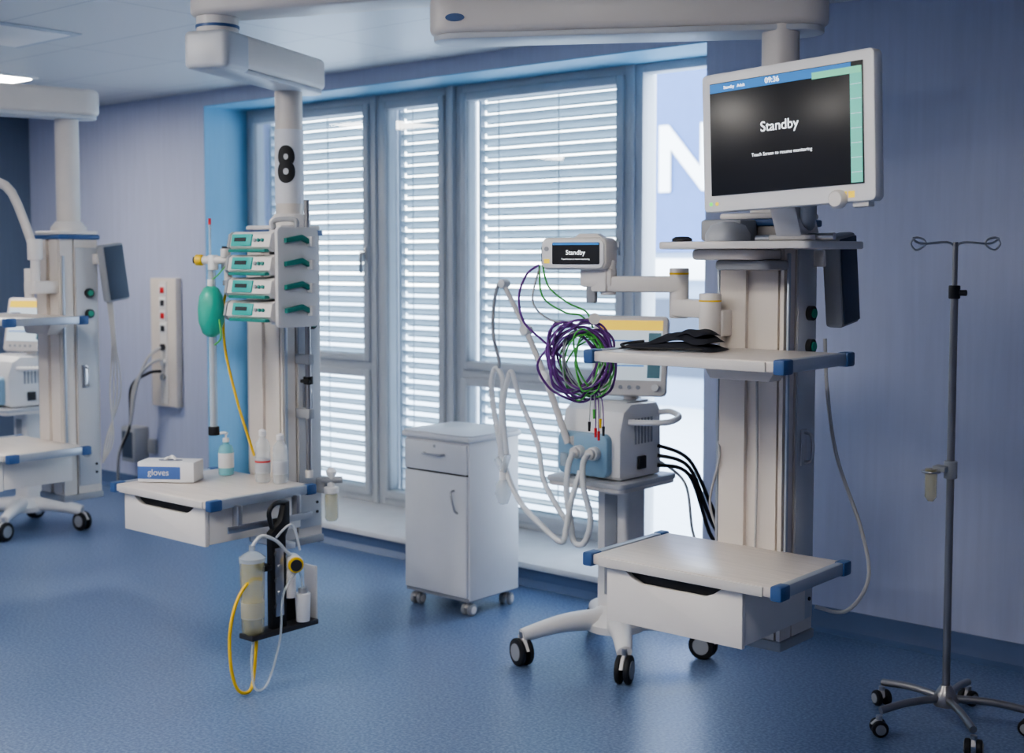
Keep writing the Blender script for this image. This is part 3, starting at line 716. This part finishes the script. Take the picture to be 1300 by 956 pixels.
# table objects
g=grp('glove_box',(-4.345,2.99,.723),(0,0,R(34)))
box(g,'carton',(-.115,-.055,0),(.115,.055,.08),PAPER,.002)
box(g,'carton_band',(-.1155,-.0557,.012),(.06,.0557,.062),BOXBL,.001)
prism(g,'opening',[(.05*math.cos(t*.39),.018*math.sin(t*.39)) for t in range(16)],.0795,.0815,mat('opening_dark',(.2,.22,.3),.6))
text(g,'carton_text','gloves',.035,(-.03,-.0565,.038),PAPER)
softslab(g,'glove_tuft',.05,.02,.01,WHITE,.01,1,.081,8,6)
g=grp('hand_sanitizer_bottle',(-4.285,3.215,.723))
lathe(g,'bottle',[(.028,0),(.031,.005),(.031,.10),(.025,.118),(.012,.125),(.012,.135)],(0,0,0),mat('sanitizer_blue',(.25,.60,.68),.2,alpha=.85))
lathe(g,'label',[(.0315,.03),(.0318,.031),(.0318,.09),(.0315,.091)],(0,0,0),PAPER)
cyl(g,'pump_collar',(0,0,.135),(0,0,.15),.013,WHITE)
cyl(g,'pump_stem',(0,0,.15),(0,0,.168),.004,WHITE)
sweep(g,'pump_spout',[(.01,.0,.170),(-.01,-.005,.172),(-.035,-.01,.165)],.006,WHITE,n=4)
for i,(x,y,h) in enumerate(((-4.03,3.20,.21),(-3.965,3.235,.195))):
    g=grp('saline_bottle',(x,y,.723))
    lathe(g,'bottle',[(.026,0),(.03,.006),(.03,h*.55),(.028,h*.6),(.03,h*.66),(.026,h*.76),(.012,h*.84),(.012,h*.88)],(0,0,0),CLEAR)
    lathe(g,'cap',[(.014,h*.87),(.015,h*.88),(.015,h*.97),(.006,h)],(0,0,0),WHITE)
    lathe(g,'label',[(.0304,h*.18),(.0307,h*.19),(.0307,h*.45),(.0304,h*.46)],(0,0,0),mat('label_tint',(.6,.62,.66),.5,alpha=.8))
    if i==0: lathe(g,'label_stripe',[(.0309,h*.38),(.0311,h*.385),(.0311,h*.41),(.0309,h*.415)],(0,0,0),RED)

# suction unit under left table
g=grp('suction_unit',(-3.80,3.06,.45),world=True)
sx=-3.80
box(g,'mount_rail',(sx-.012,2.86,.600),(sx-.004,3.26,.625),STEEL,.002)
for yy in (2.92,3.2): box(g,'rail_hanger',(sx-.045,yy-.01,.60),(sx-.012,yy+.01,.695),STEEL,.002)
prism(g,'bracket_upright',[(3.03,.21),(3.10,.21),(3.10,.56),(3.12,.60),(3.12,.69),(3.10,.69),(3.08,.62),(3.03,.58)],sx,sx+.03,BLACK,axis='X',bev=.004)
box(g,'bracket_face_plate',(sx+.029,3.045,.26),(sx+.034,3.085,.52),STEEL,.002)
sweep(g,'bracket_clamp',[(sx+.02,3.04,.60),(sx+.03,3.02,.66),(sx+.03,3.05,.69),(sx+.02,3.11,.685)],.009,BLACK,n=5)
box(g,'bracket_foot',(sx-.03,2.92,.195),(sx+.05,3.24,.215),DARK,.004)
box(g,'basket_back',(sx-.03,3.13,.21),(sx-.02,3.24,.30),BLACK,.003)
box(g,'basket_side',(sx-.03,3.235,.21),(sx+.04,3.245,.42),OFFW,.003)
lathe(g,'collection_jar',[(.035,0),(.042,.01),(.046,.26),(.046,.27)],(sx+.01,2.955,.215),CLEARY)
lathe(g,'jar_fluid_scale',[(.0435,.06),(.044,.061),(.0445,.12),(.0435,.121)],(sx+.01,2.955,.215),mat('jar_label',(.70,.66,.5),.5,alpha=.6))
lathe(g,'jar_lid',[(.049,0),(.05,.015),(.03,.03),(.012,.04),(.012,.06)],(sx+.01,2.955,.485),CLEAR)
box(g,'jar_ring',(sx-.03,2.995,.44),(sx+.03,3.04,.46),BLACK,.003)
cyl(g,'vacuum_regulator',(sx+.0,3.15,.45),(sx+.06,3.12,.45),.033,WHITE,bev=.004)
cyl(g,'gauge_ring_yellow',(sx+.055,3.122,.45),(sx+.07,3.115,.45),.030,YEL,bev=.004)
cyl(g,'gauge_face',(sx+.069,3.115,.45),(sx+.073,3.113,.45),.022,DARK)
sweep(g,'regulator_tube',[(sx+.01,2.955,.54),(sx+.02,2.99,.575),(sx+.03,3.05,.55),(sx+.03,3.10,.50),(sx+.02,3.14,.47)],.007,HOSE)
cyl(g,'regulator_body',(sx+.03,3.12,.32),(sx+.03,3.12,.43),.020,OFFW,bev=.003)
cyl(g,'drip_bottle',(sx+.04,3.17,.22),(sx+.04,3.17,.33),.026,WHITE,r2=.030,bev=.003)
cyl(g,'drip_bottle_cap',(sx+.04,3.17,.33),(sx+.04,3.17,.35),.018,GREY)
sweep(g,'clear_hose',[(sx+.04,3.17,.35),(sx+.05,3.14,.42),(sx+.06,3.06,.35),(sx+.06,3.04,.18),(sx+.06,2.98,.03),(sx+.05,2.93,.02),(sx+.03,2.93,.12),(sx+.02,2.95,.2)],.005,CLEAR)
sweep(g,'yellow_hose',[(sx+.04,2.975,.42),(sx+.03,2.93,.42),(sx+.03,2.87,.36),(sx+.03,2.835,.25),(sx+.04,2.83,.12),(sx+.04,2.86,.03),(sx+.04,2.91,.012),(sx+.03,2.94,.06),(sx+.03,2.955,.2)],.0065,YEL,n=10)
sweep(g,'upper_tube',[(sx+.03,3.05,.56),(sx+.04,3.12,.60),(sx+.05,3.15,.50)],.005,HOSE)
for k in range(5): cyl(g,'fitting',(sx+.032,3.05+.012*(k%2),.30+.05*k),(sx+.042,3.05+.012*(k%2),.30+.05*k),.010,STEEL,seg=12)

# ---------------------------------------------------------------- wall supply panel
g=grp('wall_socket_panel',(-7.34,YW,0))
box(g,'trunking',(-.145,-.05,.62),(.145,-.001,1.48),PANEL,.006)
box(g,'trunking_strip',(-.03,-.056,.64),(.05,-.049,1.46),OFFW,.003)
for i in range(4):
    z=1.40-i*.085
    box(g,'socket_plate',(-.028,-.062,z-.035),(.048,-.055,z+.035),WHITE,.004)
    box(g,'socket_face',(-.012,-.066,z-.02),(.032,-.061,z+.02),RED if i%2==0 else DARK,.003)
for i in range(3):
    cyl(g,'gas_outlet',(.01,-.055,1.02-i*.1),(.01,-.075,1.02-i*.1),.022,(DARK,WHITE,GREY)[i])
for k in range(3):
    sweep(g,'supply_hose',[(.01,-.08,1.02-k*.08),(-.02,-.16,.95-k*.05),(-.10-.03*k,-.20,.75),(-.18,-.2,.50),(-.28,-.22,.3),(-.34,-.2,.1)],.010,CABLE if k<2 else BLACK)
box(g,'junction_box',(-.42,-.12,.22),(-.26,-.001,.46),GREY,.01)
box(g,'junction_box_cover',(-.40,-.125,.25),(-.28,-.119,.43),SLATE,.004)
box(g,'socket_small',(-.24,-.03,.28),(-.16,-.001,.38),GREY,.006)

# ---------------------------------------------------------------- world + camera
W=bpy.data.worlds.new('World'); S.world=W; W.use_nodes=True
nt=W.node_tree; bg=nt.nodes['Background']
tc=nt.nodes.new('ShaderNodeTexCoord'); sp=nt.nodes.new('ShaderNodeSeparateXYZ'); cr=nt.nodes.new('ShaderNodeValToRGB')
nt.links.new(tc.outputs['Generated'],sp.inputs[0]); nt.links.new(sp.outputs['Z'],cr.inputs['Fac'])
cr.color_ramp.elements[0].position=0; cr.color_ramp.elements[0].color=(.93,.97,1,1)
cr.color_ramp.elements[1].position=.6; cr.color_ramp.elements[1].color=(.70,.82,1,1)
nt.links.new(cr.outputs[0],bg.inputs['Color']); bg.inputs['Strength'].default_value=9.5

try: S.view_settings.look='AgX - Medium High Contrast'
except Exception as ex: print(ex)

cd=bpy.data.cameras.new('camera'); cam=bpy.data.objects.new('camera',cd); COL.objects.link(cam); S.camera=cam
cam.location=(0,0,1.6)
th=R(3.6); f=Vector((-.649*math.cos(th),.760*math.cos(th),-math.sin(th)))
cam.rotation_euler=f.to_track_quat('-Z','Y').to_euler()
cd.sensor_fit='HORIZONTAL'; cd.sensor_width=36; cd.lens=1633/1300*36; cd.shift_y=-45/1300
cd.clip_start=.05; cd.clip_end=200
cd.dof.use_dof=True; cd.dof.focus_distance=3.8; cd.dof.aperture_fstop=3.2
